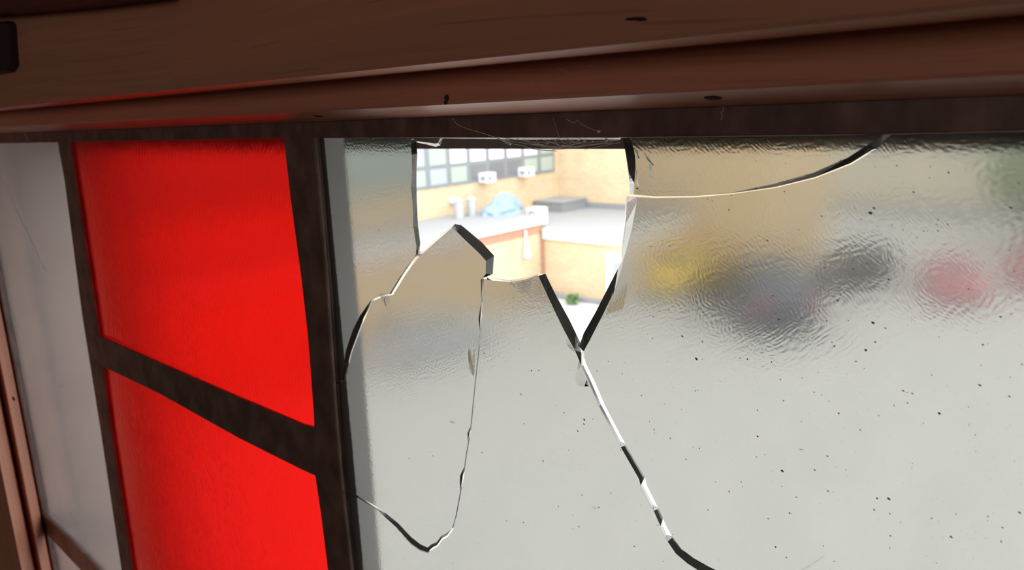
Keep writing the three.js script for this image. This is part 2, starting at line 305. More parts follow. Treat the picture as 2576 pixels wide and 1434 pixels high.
// pointed middle shard
shard([free(at(826, 972)), [868, 958], [875, 926], [886, 884], [904, 838], [918, 801], [936, 758], [963, 746], [988, 742], [1016, 697], [1037, 666], [1057, 643, 1053, 641, 'a'],
  [1098, 606, 1094, 602, 'a'], [1136, 573, 1144, 563, 'a'], [1150, 583, 1160, 566, 'a'], [1168, 601, 1178, 580, 'a'], [1188, 620, 1198, 597, 'a'], [1205, 636, 1214, 611, 'a'], [1223, 656, 1243, 643, 'a'], [1222, 690, 1240, 690, 'a'],
  [1214, 700, 1214, 703, 'h'], [1212, 760, 1210, 762, 'g'], [1209, 800, 1204, 802, 'g'], [1208, 830, 1207, 830, 'g'], [1204, 880], [1195, 960], [1188, 1030],
  [1184, 1072, 1184, 1072, 'g'], [1181, 1090, 1176, 1090, 'g'], [1178, 1110], [1172, 1145], [1168, 1175, 1168, 1175, 'g'], [1165, 1195, 1158, 1196, 'g'], [1162, 1215, 1157, 1216, 'g'], [1158, 1235], [1154, 1258], [1146, 1300],
  [1137, 1330], [1124, 1348, 1122, 1343], [1112, 1355, 1110, 1349], [1100, 1372, 1098, 1365], [1087, 1379, 1085, 1370], [1076, 1390, 1076, 1378], [1056, 1383, 1058, 1370], [1032, 1366, 1035, 1352], [998, 1328, 1001, 1316], [968, 1301, 970, 1291], [944, 1277, 945, 1273], [915, 1257], [885, 1238],
  free(at(836, 1205)), free(at(830, 1120)), free(at(826, 1030))], 'pointed clear shard rising into the hole');
// broad lower shard
shard([free(at(836, 1210)), [884, 1241], [914, 1261], [944, 1279], [968, 1303], [998, 1330], [1032, 1368], [1056, 1385], [1076, 1392], [1088, 1381], [1101, 1374], [1113, 1357], [1126, 1350], [1139, 1332], [1148, 1300], [1156, 1258], [1160, 1235], [1164, 1215], [1167, 1195], [1170, 1175], [1174, 1145], [1180, 1110], [1183, 1090], [1186, 1072], [1190, 1030], [1197, 960], [1206, 880], [1210, 830], [1211, 800], [1214, 762], [1217, 703],
  [1226, 704, 1224, 697, 'a'], [1283, 709, 1283, 704, 'a'], [1320, 703, 1320, 698, 'a'], [1351, 692, 1353, 688, 'a'], [1355, 694, 1372, 688, 'a'], [1378, 744, 1400, 745, 'a'], [1402, 795, 1432, 803, 'a'], [1419, 830, 1449, 838, 'a'], [1447, 882, 1462, 866, 'a'],
  [1463, 920, 1464, 920, 'h'], [1482, 962, 1484, 962, 'h'], [1507, 1020, 1509, 1020, 'h'], [1555, 1110, 1558, 1112, 'h'], [1562, 1125, 1574, 1121, 'h'], [1608, 1205, 1620, 1200, 'h'], [1612, 1222, 1614, 1222, 'h'], [1638, 1272, 1640, 1272, 'h'], [1645, 1285, 1656, 1281, 'h'], [1655, 1308, 1666, 1304, 'h'], [1662, 1324, 1664, 1324, 'h'], [1672, 1350, 1674, 1348, 'h'],
  [1680, 1362, 1692, 1352, 'h'], [1700, 1392, 1713, 1380, 'h'], [1728, 1416, 1742, 1402, 'h'], [1765, 1440, 1780, 1424, 'h'], [1850, 1482, 1865, 1466, 'h'], [1960, 1525, 1965, 1515, 'h'], free(new THREE.Vector2(at(2000, 1600).x, YBOT + 0.01)), free(new THREE.Vector2(c2R[9].x, YBOT + 0.01)), free(at(852, 1300))], 'broad clear shard below the hole');
// right-hand body of the pane
shard([[1604, 494, 1580, 494, 'a'], [1601, 510, 1576, 510, 'a'], [1590, 570, 1572, 566, 'a'], [1572, 640, 1562, 638, 'a'], [1554, 676, 1562, 680, 'g'], [1528, 726, 1545, 732, 'g'], [1498, 785, 1516, 792, 'g'], [1468, 838, 1486, 850, 'g'], [1456, 872, 1468, 884, 'g'],
  [1475, 918], [1498, 965], [1522, 1022], [1570, 1112], [1575, 1122], [1622, 1202], [1627, 1222], [1652, 1272], [1658, 1283], [1668, 1306], [1676, 1324], [1688, 1346], [1694, 1354], [1715, 1382], [1744, 1404], [1783, 1426], [1868, 1468], [1968, 1517], free(new THREE.Vector2(at(2010, 1600).x, YBOT + 0.01)),
  free(new THREE.Vector2(XP - 0.008, YBOT + 0.01)), free(new THREE.Vector2(XP - 0.008, YTOP)), free(new THREE.Vector2(at(2270, 330).x, YTOP)),
  [2243, 338], [2208.5, 370.5], [2140.5, 412.5], [2050, 447.5], [1948, 472.5], [1842, 487.5], [1750, 496], [1650, 497.5]], 'large clear body of the broken pane');
// upper right shard
shard([free(new THREE.Vector2(at(1566, 330).x, YTOP)), [1567, 352, 1588, 354, 'g'], [1574, 390, 1597, 392, 'g'], [1580, 430, 1599, 432, 'g'], [1583, 460, 1595, 462, 'g'], [1584, 489, 1594, 490, 'g'], [1650, 495, 1650, 496, 'g'], [1750, 494], [1842, 487, 1842, 485], [1948, 472, 1946, 463], [2050, 447, 2047, 435], [2140, 412, 2133, 397], [2208, 370, 2199, 355], [2242, 338, 2229, 331], free(new THREE.Vector2(at(2262, 322).x, YTOP))], 'upper right clear shard held by the head came');
// remnant under the came at the top of the hole
shard([free(new THREE.Vector2(at(1039, 330).x, YTOP)), [1039, 349, 1039, 352, 'a'], [1052, 356, 1050, 359, 'a'], [1075, 359, 1074, 364, 'a'], [1096, 362, 1095, 370, 'a'], [1102, 360, 1108, 366, 'a'], [1107, 348.5, 1114, 349, 'a'], [1300, 349, 1300, 351, 'a'], [1561, 349, 1561, 351, 'a'], free(new THREE.Vector2(at(1561, 330).x, YTOP))], 'thin clear sliver left under the head came');

// chips broken out of the shard edges: shallow shells
const chipGlass = glass(lin(0.95, 0.95, 0.94), hackle, 0.00003, 0.06);
function chip(list, mat, lift = 0.00018, z = 0.00004) {
  const p = (list.length > 4 ? new THREE.CatmullRomCurve3(list.map(([x, y]) => V3(x, y, 0)), true, 'centripetal').getPoints(list.length * 4).slice(0, -1).map((v) => [v.x, v.y]) : list).map(([x, y]) => onZ(x, y, z)), c = p.reduce((s, q) => s.add(q), V3(0, 0, 0)).divideScalar(p.length); c.z += lift;
  const pos = []; for (let i = 0; i < p.length; i++) { const a = p[i], b = p[(i + 1) % p.length]; pos.push(a.x, a.y, a.z, c.x, c.y, c.z, b.x, b.y, b.z); pos.push(a.x, a.y, a.z, b.x, b.y, b.z, c.x, c.y, a.z); }
  const g = new THREE.BufferGeometry(); g.setAttribute('position', new THREE.Float32BufferAttribute(pos, 3)); g.computeVertexNormals(); return part(panel, 'chip', g, mat);
}
chip([[952, 741], [973, 739], [968, 752], [973, 778], [962, 762]], chipGlass); chip([[972, 742], [979, 744], [980, 760], [974, 775], [969, 752]], chipGlass);
chip([[1180, 874], [1192, 874], [1195, 890], [1192, 945], [1182, 925]], chipGlass); chip([[1172, 876], [1181, 874], [1189, 925], [1192, 945], [1180, 935], [1171, 905]], chipGlass); chip([[1183, 884], [1192, 935], [1189, 930], [1181, 898]], chipGlass);
chip([[1130, 1058], [1145, 1062], [1146, 1066], [1136, 1064]], chipGlass);
chip([[1450, 925], [1460, 905], [1463, 915], [1456, 932]], chipGlass); chip([[1452, 968], [1448, 945], [1460, 930], [1472, 950], [1484, 972]], chipGlass); chip([[1470, 972], [1482, 972], [1476, 955]], chipGlass);
chip([[860, 925], [868, 912], [877, 925], [876, 940], [863, 952], [858, 945]], chipGlass); chip([[862, 930], [870, 920], [868, 938]], chipGlass);
chip([[1285, 706], [1295, 706], [1303, 715], [1300, 726], [1288, 716]], chipGlass); chip([[1283, 704], [1287, 705], [1290, 718], [1281, 714]], chipGlass);
for (let k = 0; k < 4; k++) chip([[1300, 712 + k * 6], [1325, 709 + k * 7], [1350 - k * 3, 697 + k * 9], [1352 - k * 3, 700 + k * 9], [1326, 714 + k * 7], [1302, 716 + k * 6]], chipGlass);
chip([[1577, 495], [1584, 495], [1578, 560], [1569, 628], [1561, 640], [1568, 590], [1573, 540]], chipGlass, 0.0002, -T - 0.0004);
chip([[1599, 420], [1607, 470], [1612, 489], [1598, 489], [1597, 450]], chipGlass);
for (let k = 0; k < 5; k++) chip([[1523 + k * 9, 790 - k * 3], [1536 + k * 9, 765 - k * 6], [1541 + k * 8, 735 - k * 6], [1544 + k * 8, 738 - k * 6], [1540 + k * 9, 768 - k * 6], [1527 + k * 9, 793 - k * 3]], chipGlass);
for (let k = 0; k < 4; k++) chip([[1614 + k * 6, 375 + k * 8], [1617 + k * 6, 375 + k * 8], [1633 + k * 4, 403 + k * 4], [1630 + k * 4, 405 + k * 4]], chipGlass);
chip([[1597, 372], [1601, 372], [1609, 398], [1606, 399]], chipGlass); chip([[1633, 410], [1638, 415], [1638, 440], [1634, 448], [1635, 425]], chipGlass);
chip([[1430, 842], [1444, 868], [1446, 884], [1432, 876], [1424, 856]], chipGlass); chip([[1480, 838], [1484, 842], [1480, 858], [1476, 850]], chipGlass);
chip([[1012 + 1000, 1434], [1040 + 1000, 1419], [1075 + 1000, 1396], [1073 + 1000, 1400], [1042 + 1000, 1422], [1018 + 1000, 1436]], chipGlass, 0.00004);
chip([[1488, 1272], [1498, 1277], [1508, 1279], [1498, 1281], [1488, 1277]], chipGlass, 0.00006); chip([[2002, 1126], [2015, 1129], [2025, 1132], [2010, 1132]], chipGlass, 0.00006); chip([[2048, 899], [2060, 900], [2063, 903], [2050, 903]], chipGlass, 0.00006);
// seed bubbles and grit in the clear glass: beyond counting
{
  const g = new THREE.SphereGeometry(1, 7, 5), spots = [];
  const inHole = (x, y) => x > 1025 && x < 1600 && y < 900 && !(y > 720 && x < 1390) && !(x < 1200 && y > 640);
  while (spots.length < 1100) { const x = rr(870, 2576), y = rr(370, 1434); if (inHole(x, y) || (x < 1400 && rnd() < 0.6)) continue; spots.push([x, y, 0.00004 + 0.00015 * Math.pow(rnd(), 5)]); }
  for (const [x, y, s] of [[1968, 1185, 0.00042], [2178, 881, 0.0004], [1752, 903, 0.00042], [1470, 1056, 0.00034], [2363, 1040, 0.00034], [2236, 1255, 0.00034], [2190, 536, 0.0004], [1906, 1098, 0.0003], [2110, 1040, 0.0003], [2196, 812, 0.00036], [1366, 1160, 0.00025], [1213, 1138, 0.00028]]) spots.push([x, y, s * 0.7]);
  const o = new THREE.InstancedMesh(g, new THREE.MeshStandardMaterial({ color: lin(0.2, 0.185, 0.165), roughness: 0.7 }), spots.length), m = new THREE.Matrix4(), q = new THREE.Quaternion();
  spots.forEach(([x, y, s], i) => { const p = onZ(x, y, 0.00002); q.setFromAxisAngle(V3(0, 0, 1), rr(-0.9, -0.2)); m.compose(p, q, V3(s * rr(1.0, 2.0), s, s * 0.35)); o.setMatrixAt(i, m); });
  o.name = 'seed_bubbles'; o.userData = { kind: 'stuff', label: 'seed bubbles and grit in the clear glass' }; o.position.copy(panel.position).negate(); panel.add(o);
}

// ------------------------------------------------------------------ cobwebs
const silk = new THREE.MeshStandardMaterial({ color: lin(0.62, 0.58, 0.52), roughness: 0.8 });
function cobweb(label, strands, blobs = []) {
  const first = onZ(strands[0][0][0], strands[0][0][1], strands[0][0][2]);
  const o = thing('cobweb', label, 'cobweb', first.toArray(), 0, 'cobwebs on the window');
  for (const s of strands) {
    const r = s.r ?? 0.00007, c = new THREE.CatmullRomCurve3(s.filter(Array.isArray).map(([x, y, z]) => onZ(x, y, z).sub(first)));
    local(o, 'strand', new THREE.TubeGeometry(c, Math.max(8, s.length * 6), r, 5), silk);
  }
  for (const [x, y, z, r] of blobs) { const g = new THREE.IcosahedronGeometry(r, 1), p = onZ(x, y, z).sub(first); const a = g.attributes.position; for (let i = 0; i < a.count; i++) { const k = 1 + 0.4 * n3(a.getX(i) * 3000, a.getY(i) * 3000, a.getZ(i) * 3000); a.setXYZ(i, a.getX(i) * k * 1.5, a.getY(i) * k, a.getZ(i) * k); } g.translate(p.x, p.y, p.z); local(o, 'dust_clump', g, silk); }
  return o;
}
const zw = 0.0024;
{
  const strands = [[[1139, 297, Z1], [1150, 312, zw], [1170, 322, zw], [1200, 331, zw], [1230, 340, zw], [1262, 352, zw], [1275, 358, 0.001], [1310, 366, 0.001], [1350, 376, 0], [1400, 380, -0.002]]];
  for (let k = 0; k < 9; k++) { const a = 1255 + k * 22 + rr(-8, 8), b = 1420 + rr(-40, 140), y = 348 + rr(0, 4); strands.push([[a, y, 0.0005], [(a + b) / 2, y + rr(10, 22), -0.001], [b, 349 + rr(0, 14), 0.0003]]); }
  strands.push([[1560, 352, 0.0003], [1500, 362, 0], [1440, 372, 0], [1390, 377, -0.001]], [[1562, 358, 0.0003], [1520, 366, 0], [1470, 376, 0]], [[1400, 350, zw], [1460, 358, 0], [1555, 352, 0]], [[1430, 374, 0], [1445, 360, 0], [1462, 348, zw]]);
  strands.forEach((s, i) => { s.r = i ? 0.00006 + 0.00004 * rnd() : 0.0001; });
  cobweb('dusty cobweb stretched across the top of the hole in the glass', strands, [[1275, 358, 0.0006, 0.0005], [1268, 354, 0.0008, 0.0004], [1282, 362, 0.0004, 0.0004], [1525, 353, 0.0004, 0.0004], [1470, 355, 0.0004, 0.0003], [1490, 356, 0.0004, 0.0003], [1455, 353, 0.0004, 0.0003]]);
}
cobweb('single cobweb strand hanging down the head came', [Object.assign([[1392, 298, Z1], [1398, 318, zw], [1403, 334, zw], [1408, 346, zw]], { r: 0.00008 })], [[1409, 347, zw, 0.00025]]);
cobweb('kinked cobweb strand with a dust bead on the head came', [Object.assign([[1424, 299, zw], [1434, 305, zw], [1446, 309, zw], [1452, 303, zw], [1460, 310, zw], [1475, 319, zw], [1492, 326, zw], [1507, 331, zw]], { r: 0.00008 })], [[1507, 331, zw, 0.0004]]);
cobweb('wispy cobweb on the brown face of the head stop', [Object.assign([[1331, 196, Z2 + 0.0005], [1340, 207, Z2 + 0.0005], [1352, 224, Z2 + 0.0005], [1363, 246, Z2 + 0.0004]], { r: 0.00006 }), Object.assign([[1376, 187, Z2 + 0.0005], [1382, 198, Z2 + 0.0005], [1380, 210, Z2 + 0.0005]], { r: 0.00006 }), Object.assign([[1402, 167, Z2 + 0.0005], [1420, 178, Z2 + 0.0005], [1440, 192, Z2 + 0.0005]], { r: 0.00006 }), Object.assign([[1480, 166, Z2 + 0.0005], [1510, 170, Z2 + 0.0005], [1545, 160, Z2 + 0.0005]], { r: 0.00005 })]);
cobweb('short frayed cobweb below the knot hole on the head came', [Object.assign([[1815, 262, Z1 + 0.001], [1820, 275, zw], [1815, 285, zw], [1818, 293, zw], [1813, 302, zw]], { r: 0.00008 })]);
cobweb('long cobweb strand slanting across the grey pane', [Object.assign([[8, 445, 0.002], [22, 485, 0.0015], [40, 525, 0.001], [70, 585, 0.001], [98, 645, 0.0005], [116, 682, 0.0003]], { r: 0.00014 })], [[40, 521, 0.001, 0.0004]]);
cobweb('cobweb strand in the corner where head stop meets stile', [Object.assign([[12, 296, Z2 + 0.0008], [40, 312, Z2 + 0.0004], [58, 330, zw], [72, 352, zw]], { r: 0.00012 })]);

// ------------------------------------------------------------------ outside: a yard two floors below, buff brick school building, cars
const GY = EYE - 8;
const onGround = (px, py) => { const r = ray(px, py); return r.multiplyScalar((GY - EYE) / r.y).add(V3(0, EYE, D)); };
const onX = (px, py, x) => { const r = ray(px, py); return r.multiplyScalar(x / r.x).add(V3(0, EYE, D)); };
const concrete = new THREE.MeshStandardMaterial({ color: lin(0.58, 0.57, 0.545), map: tex(512, 512, [16, 16], (x, y) => 0.93 + 0.07 * fbm(x * 0.8, y * 0.8, 5), true), roughness: 0.95 });
solid('yard_ground', 'pale concrete yard below the window', box(-70, 60, GY - 0.3, GY, -110, ZO - 0.2), concrete);
solid('wall_outer', 'outside masonry of this building below the window', box(-2.6, 2.8, GY, -0.15, -0.4, ZO), render);
const brickMap = tex(1024, 1024, [4, 4], (x, y) => {
  const row = Math.floor(y / 0.08), bx = (x + (row % 2) * 0.11) / 0.22, ix = Math.floor(bx), fx = bx - ix, fy = y / 0.08 - row;
  if (fx < 0.05 || fy < 0.14) return [0.9, 0.87, 0.82];
  const k = 0.92 + 0.05 * n2(ix * 3.7, row * 5.3) + 0.03 * n2(x * 0.6, y * 0.6); return [k, k * 0.96, k * 0.9];
}, true);
const brick = new THREE.MeshStandardMaterial({ color: lin(0.73, 0.62, 0.465), map: brickMap, roughness: 0.9 });
const redBrick = new THREE.MeshStandardMaterial({ color: lin(0.5, 0.3, 0.23), map: brickMap, roughness: 0.9 });
const white = new THREE.MeshStandardMaterial({ color: lin(0.78, 0.78, 0.77), roughness: 0.6 });
const roofing = new THREE.MeshStandardMaterial({ color: lin(0.3, 0.305, 0.31), roughness: 0.9 });
const flash = new THREE.MeshStandardMaterial({ color: lin(0.24, 0.25, 0.26), roughness: 0.7 });
const winFrame = new THREE.MeshStandardMaterial({ color: lin(0.2, 0.215, 0.23), roughness: 0.6 });
const paneBlind = new THREE.MeshStandardMaterial({ color: lin(0.72, 0.73, 0.72), roughness: 0.5 });
const paneGreen = new THREE.MeshStandardMaterial({ color: lin(0.36, 0.42, 0.36), roughness: 0.3 });
const paneGrey = new THREE.MeshStandardMaterial({ color: lin(0.36, 0.39, 0.42), roughness: 0.3 });
const paneDark = new THREE.MeshStandardMaterial({ color: lin(0.17, 0.17, 0.18), roughness: 0.3 });
const XH = -24.8, ZH = -32.7, XLOW = -20.8, ZLOW = -26.1, YE = (d) => EYE - d;
const hi = thing('brick_building', 'buff brick building with a ribbon of windows, seen through the hole', 'building', [XH, GY, ZH]);
part(hi, 'wing_wall', box(XH - 8, XH, GY, YE(-4), ZH - 8, -4), brick);
part(hi, 'wing_wall', box(XH, -13.2, GY, YE(-2), ZH - 8, ZH), brick);
part(hi, 'roof_coping', box(XH - 8.2, XH + 0.2, YE(-4), YE(-4.3), ZH - 8, -3.8), white);
{ // ribbon windows: two rows of panes between dark mullions
  const top = YE(0.4), mid = YE(2.28), bot = YE(3.15);
  part(hi, 'window_surround', box(XH, XH + 0.06, bot, top, ZH + 0.35, -5), winFrame);
  const edges = []; let z = ZH + 0.5; while (z < -6) { edges.push(z); z += 1.32; }
  edges.forEach((z, k) => {
    const up = k > 0 && k < 6 ? paneBlind : (k % 4 === 3 ? paneGrey : paneGreen), low = [paneGreen, paneGreen, paneDark, paneDark, paneDark, paneGreen, paneGrey][k] ?? (k % 3 ? paneGreen : paneGrey);
    part(hi, 'window_pane', box(XH + 0.03, XH + 0.075, mid + 0.12, top - 0.1, z, z + 1.02), up);
    part(hi, 'window_pane', box(XH + 0.03, XH + 0.075, bot + 0.12, mid - 0.06, z, z + 1.02), low);
  });
}
const acMat = new THREE.MeshStandardMaterial({ color: lin(0.8, 0.8, 0.79), roughness: 0.5 }), acGrille = new THREE.MeshStandardMaterial({ color: lin(0.3, 0.31, 0.33), roughness: 0.6 });
for (const [px, py, label] of [[1212, 446, 'white window air conditioner with a single dark grille'], [1310, 432, 'wide white window air conditioner nearest the inner corner of the building']]) {
  const p = onX(px, py, XH), o = thing('air_conditioner', label, 'air conditioner', [XH + 0.08, p.y - 0.22, p.z]);
  local(o, 'case', metres(new RoundedBoxGeometry(0.55, 0.45, 0.66, 2, 0.03)).translate(0.27, 0.22, 0), acMat);
  local(o, 'grille', box(0.545, 0.56, 0.08, 0.32, -0.02, 0.26), acGrille);
  local(o, 'vent', box(0.15, 0.45, 0.1, 0.3, 0.325, 0.34), acGrille);
}
// low extension wrapped round the inner corner
const low = thing('brick_extension', 'long low brick extension with a red band, below the ribbon windows', 'building', [XLOW, GY, ZLOW]);
const front = thing('brick_extension', 'lower brick extension with a door and broad white fascia, in the inner corner', 'building', [XLOW, GY, ZH + 0.02]);
const bulk = thing('roof_bulkhead', 'grey boxy bulkhead on the roof in the inner corner', 'bulkhead', [XH + 0.1, YE(5.02), ZH + 0.1]);
part(low, 'side_wall', box(XH + 0.01, XLOW, GY, YE(5.25), ZLOW - 0.2, -9), brick);
part(front, 'front_wall', box(XLOW + 0.01, -16.7, GY, YE(5.5), ZH + 0.02, ZLOW), brick);
part(low, 'red_band', box(XH + 0.01, XLOW + 0.04, YE(5.25), YE(4.85), ZLOW - 0.1, -9), redBrick, 'reddish band under the roof edge');
part(low, 'roof_edge', box(XH + 0.01, XLOW + 0.15, YE(4.85), YE(4.5), ZLOW - 0.1, -8.9), white);
part(front, 'roof_edge', box(XLOW + 0.16, -16.6, YE(5.5), YE(5.05), ZH + 0.4, ZLOW + 0.15), white);
part(front, 'roof', box(XH + 0.02, -16.8, YE(5.07), YE(5.02), ZH + 0.02, ZLOW - 0.22), roofing);
part(low, 'roof', box(XH + 0.02, XLOW - 0.2, YE(4.5), YE(4.47), ZLOW, -9), roofing);
part(front, 'flashing', box(XH + 0.3, -16.8, YE(5.02), YE(4.75), ZH + 0.02, ZH + 0.1), flash);
part(front, 'corner_pier', box(XLOW + 0.01, XLOW + 0.14, GY, YE(5.4), ZLOW, ZLOW + 0.12), redBrick);
part(bulk, 'housing', box(XH + 0.1, XH + 1.9, YE(5.02), YE(4.55), ZH + 0.12, ZH + 2.2), flash); part(bulk, 'lid', box(XH + 0.05, XH + 1.95, YE(4.55), YE(4.5), ZH + 0.12, ZH + 2.25), roofing);
// things on the roof and wall
{
  const p = onX(1172, 520, XH + 1.2), zz = p.z;
  for (const [dz, lab] of [[0.45, 'grey roof vent pipe next to the building wall'], [-0.35, 'grey roof vent pipe beside the blue tarpaulin']]) {
    const o = thing('vent_pipe', lab, 'vent pipe', [XH + 1.2, YE(4.47), zz + dz]);
    local(o, 'pipe', new THREE.CylinderGeometry(0.2, 0.2, 0.75, 20).translate(0, 0.375, 0), new THREE.MeshStandardMaterial({ color: lin(0.42, 0.43, 0.45), roughness: 0.5 }));
    local(o, 'cap', new THREE.ConeGeometry(0.25, 0.12, 20).translate(0, 0.81, 0), new THREE.MeshStandardMaterial({ color: lin(0.45, 0.46, 0.48), roughness: 0.5 }));
  }
  const t = onX(1262, 552, XH + 2), g = new THREE.SphereGeometry(1, 36, 18, 0, Math.PI * 2, 0, Math.PI / 2), a = g.attributes.position;
  for (let i = 0; i < a.count; i++) { const x = a.getX(i), y = a.getY(i), z = a.getZ(i), k = 1 + 0.16 * n3(x * 2.2, y * 2.2, z * 2.2); a.setXYZ(i, x * 0.7 * k, Math.pow(Math.max(y, 0), 1.8) * (0.85 - 0.4 * z) * k, z * 1.25 * k); }
  g.computeVertexNormals();
  const o = thing('tarpaulin', 'pale blue tarpaulin draped over a heap on the low roof', 'tarpaulin', [XH + 2, YE(4.47), t.z]);
  local(o, 'sheet', g, new THREE.MeshStandardMaterial({ color: lin(0.24, 0.33, 0.4), roughness: 0.6, side: THREE.DoubleSide }));
  local(o, 'hem', new THREE.TorusGeometry(1, 0.03, 6, 40).rotateX(Math.PI / 2).scale(0.72, 1, 1.28).translate(0, 0.03, 0), new THREE.MeshStandardMaterial({ color: lin(0.36, 0.46, 0.54), roughness: 0.6 }));
  const w = onX(1136, 505, XH), l = thing('wall_lamp', 'small round white lamp on the brick wall above the low roof', 'lamp', [XH, w.y, w.z]);
  local(l, 'plate', new THREE.CylinderGeometry(0.16, 0.16, 0.05, 20).rotateZ(Math.PI / 2).translate(0.02, 0, 0), white);
  local(l, 'globe', new THREE.SphereGeometry(0.17, 18, 12).translate(0.18, 0, 0), white);
  const onY = (px, py, y) => { const r = ray(px, py); return r.multiplyScalar((y - EYE) / r.y).add(V3(0, EYE, D)); }, u = onY(1352, 563, YE(5.02)), ru = thing('roof_unit', 'white rooftop fan unit standing by the grey bulkhead', 'roof unit', [u.x, YE(5.02), u.z]);
  local(ru, 'case', metres(new RoundedBoxGeometry(0.7, 0.75, 0.7, 2, 0.04)).translate(0, 0.38, 0), acMat);
  local(ru, 'fan_guard', new THREE.TorusGeometry(0.22, 0.05, 8, 24).translate(0, 0.4, 0.36), acGrille);
  const d = onX(1317, 625, XLOW), dp = thing('flood_lamp', 'white flood lamp hanging on the low side wall of the extension', 'lamp', [XLOW + 0.02, d.y + 0.55, d.z]);
  local(dp, 'arm', new THREE.CylinderGeometry(0.05, 0.05, 0.9, 10).translate(0.12, -0.2, 0), white);
  local(dp, 'head', new THREE.CylinderGeometry(0.1, 0.17, 0.5, 16).translate(0.16, -0.65, 0), white);
  const q = onZ(1535, 700, ZLOW), dr = thing('door', 'white framed door in the front wall of the extension', 'door', [q.x + 0.5, GY, ZLOW + 0.02]);
  local(dr, 'frame', mergeGeometries([box(-0.62, -0.5, 0, 2.2, 0, 0.1), box(0.5, 0.62, 0, 2.2, 0, 0.1), box(-0.5, 0.5, 2.06, 2.2, 0, 0.1)]), white);
  local(dr, 'leaf', box(-0.5, 0.5, 0.01, 2.06, 0, 0.04), new THREE.MeshStandardMaterial({ color: lin(0.6, 0.58, 0.55), roughness: 0.6 }));
  local(dr, 'glazing', box(-0.3, 0.3, 1.1, 1.8, 0.04, 0.05), paneGrey);
  const k = onZ(1430, 755, ZLOW), kb = thing('kerb', 'grey kerb along the foot of the extension wall', 'kerb', [-18.6, GY, ZLOW + 0.4]);
  for (let i = 0; i < 4; i++) local(kb, 'kerb_stone', metres(new RoundedBoxGeometry(1.08, 0.16, 0.3, 1, 0.02)).translate(-1.65 + i * 1.1, 0.08, 0), flash);
}
// plants
const leafMat = new THREE.MeshStandardMaterial({ color: lin(0.14, 0.24, 0.1), roughness: 0.8 }), bark = new THREE.MeshStandardMaterial({ color: lin(0.12, 0.09, 0.07), roughness: 0.9 });
const paleLeaf = new THREE.MeshStandardMaterial({ color: lin(0.5, 0.56, 0.44), roughness: 0.8 });
function foliage(n, r, h, size) {
  const list = [], leaf = new THREE.PlaneGeometry(1, 1, 1, 1);
  for (let i = 0; i < n; i++) { const u = rr(-1, 1), a = rr(0, 6.283), k = Math.cbrt(rnd()), s = Math.sqrt(1 - u * u), g = leaf.clone(); g.scale(size, size * 0.6, 1); g.rotateX(rr(0, 3)); g.rotateY(rr(0, 6)); g.translate(r * k * s * Math.cos(a), h * (0.5 + 0.5 * u * k), r * k * s * Math.sin(a)); list.push(g); }
  return mergeGeometries(list);
}
leafMat.side = paleLeaf.side = THREE.DoubleSide;
{
  const p = onZ(1452, 742, ZLOW + 0.7), o = thing('weed', 'small green weed growing at the foot of the brick wall', 'plant', [p.x, GY, ZLOW + 1.0]);
  local(o, 'leaves', foliage(90, 0.3, 0.5, 0.16), leafMat).userData.kind = 'stuff'; local(o, 'stem', new THREE.CylinderGeometry(0.02, 0.03, 0.3, 8).translate(0, 0.15, 0), bark);
  for (const [x, z, h, r, lab] of [[-4.4, -47, 6.5, 3.0, 'grey green tree beyond the red car'], [1.5, -52, 7.5, 3.4, 'taller grey green tree at the far end of the yard']]) {
    const t = thing('tree', lab, 'tree', [x, GY, z], 0, 'trees behind the yard');
    local(t, 'trunk', new THREE.CylinderGeometry(0.16, 0.28, h * 0.6, 12).translate(0, h * 0.3, 0), bark);
    local(t, 'foliage', foliage(2600, r, h * 0.72, 0.5).translate(0, h * 0.3, 0), paleLeaf).userData.kind = 'stuff';
  }
}
// pale building that closes the yard
{
  const cream = new THREE.MeshStandardMaterial({ color: lin(0.62, 0.57, 0.47), roughness: 0.9 }), o = thing('pale_building', 'long cream rendered building behind the parked cars', 'building', [-6, GY, -58]);
  local(o, 'wall', box(-26, 34, 0, 9, -6, 0), cream); local(o, 'plinth', box(-26, 34, 0, 0.7, 0, 0.08), roofing); local(o, 'parapet', box(-26.2, 34.2, 9, 9.4, -6.2, 0.2), white);
  for (let i = 0; i < 12; i++) local(o, 'window', box(-24 + i * 4.6, -22.2 + i * 4.6, 4.2, 5.8, 0, 0.05), paneGrey);
}
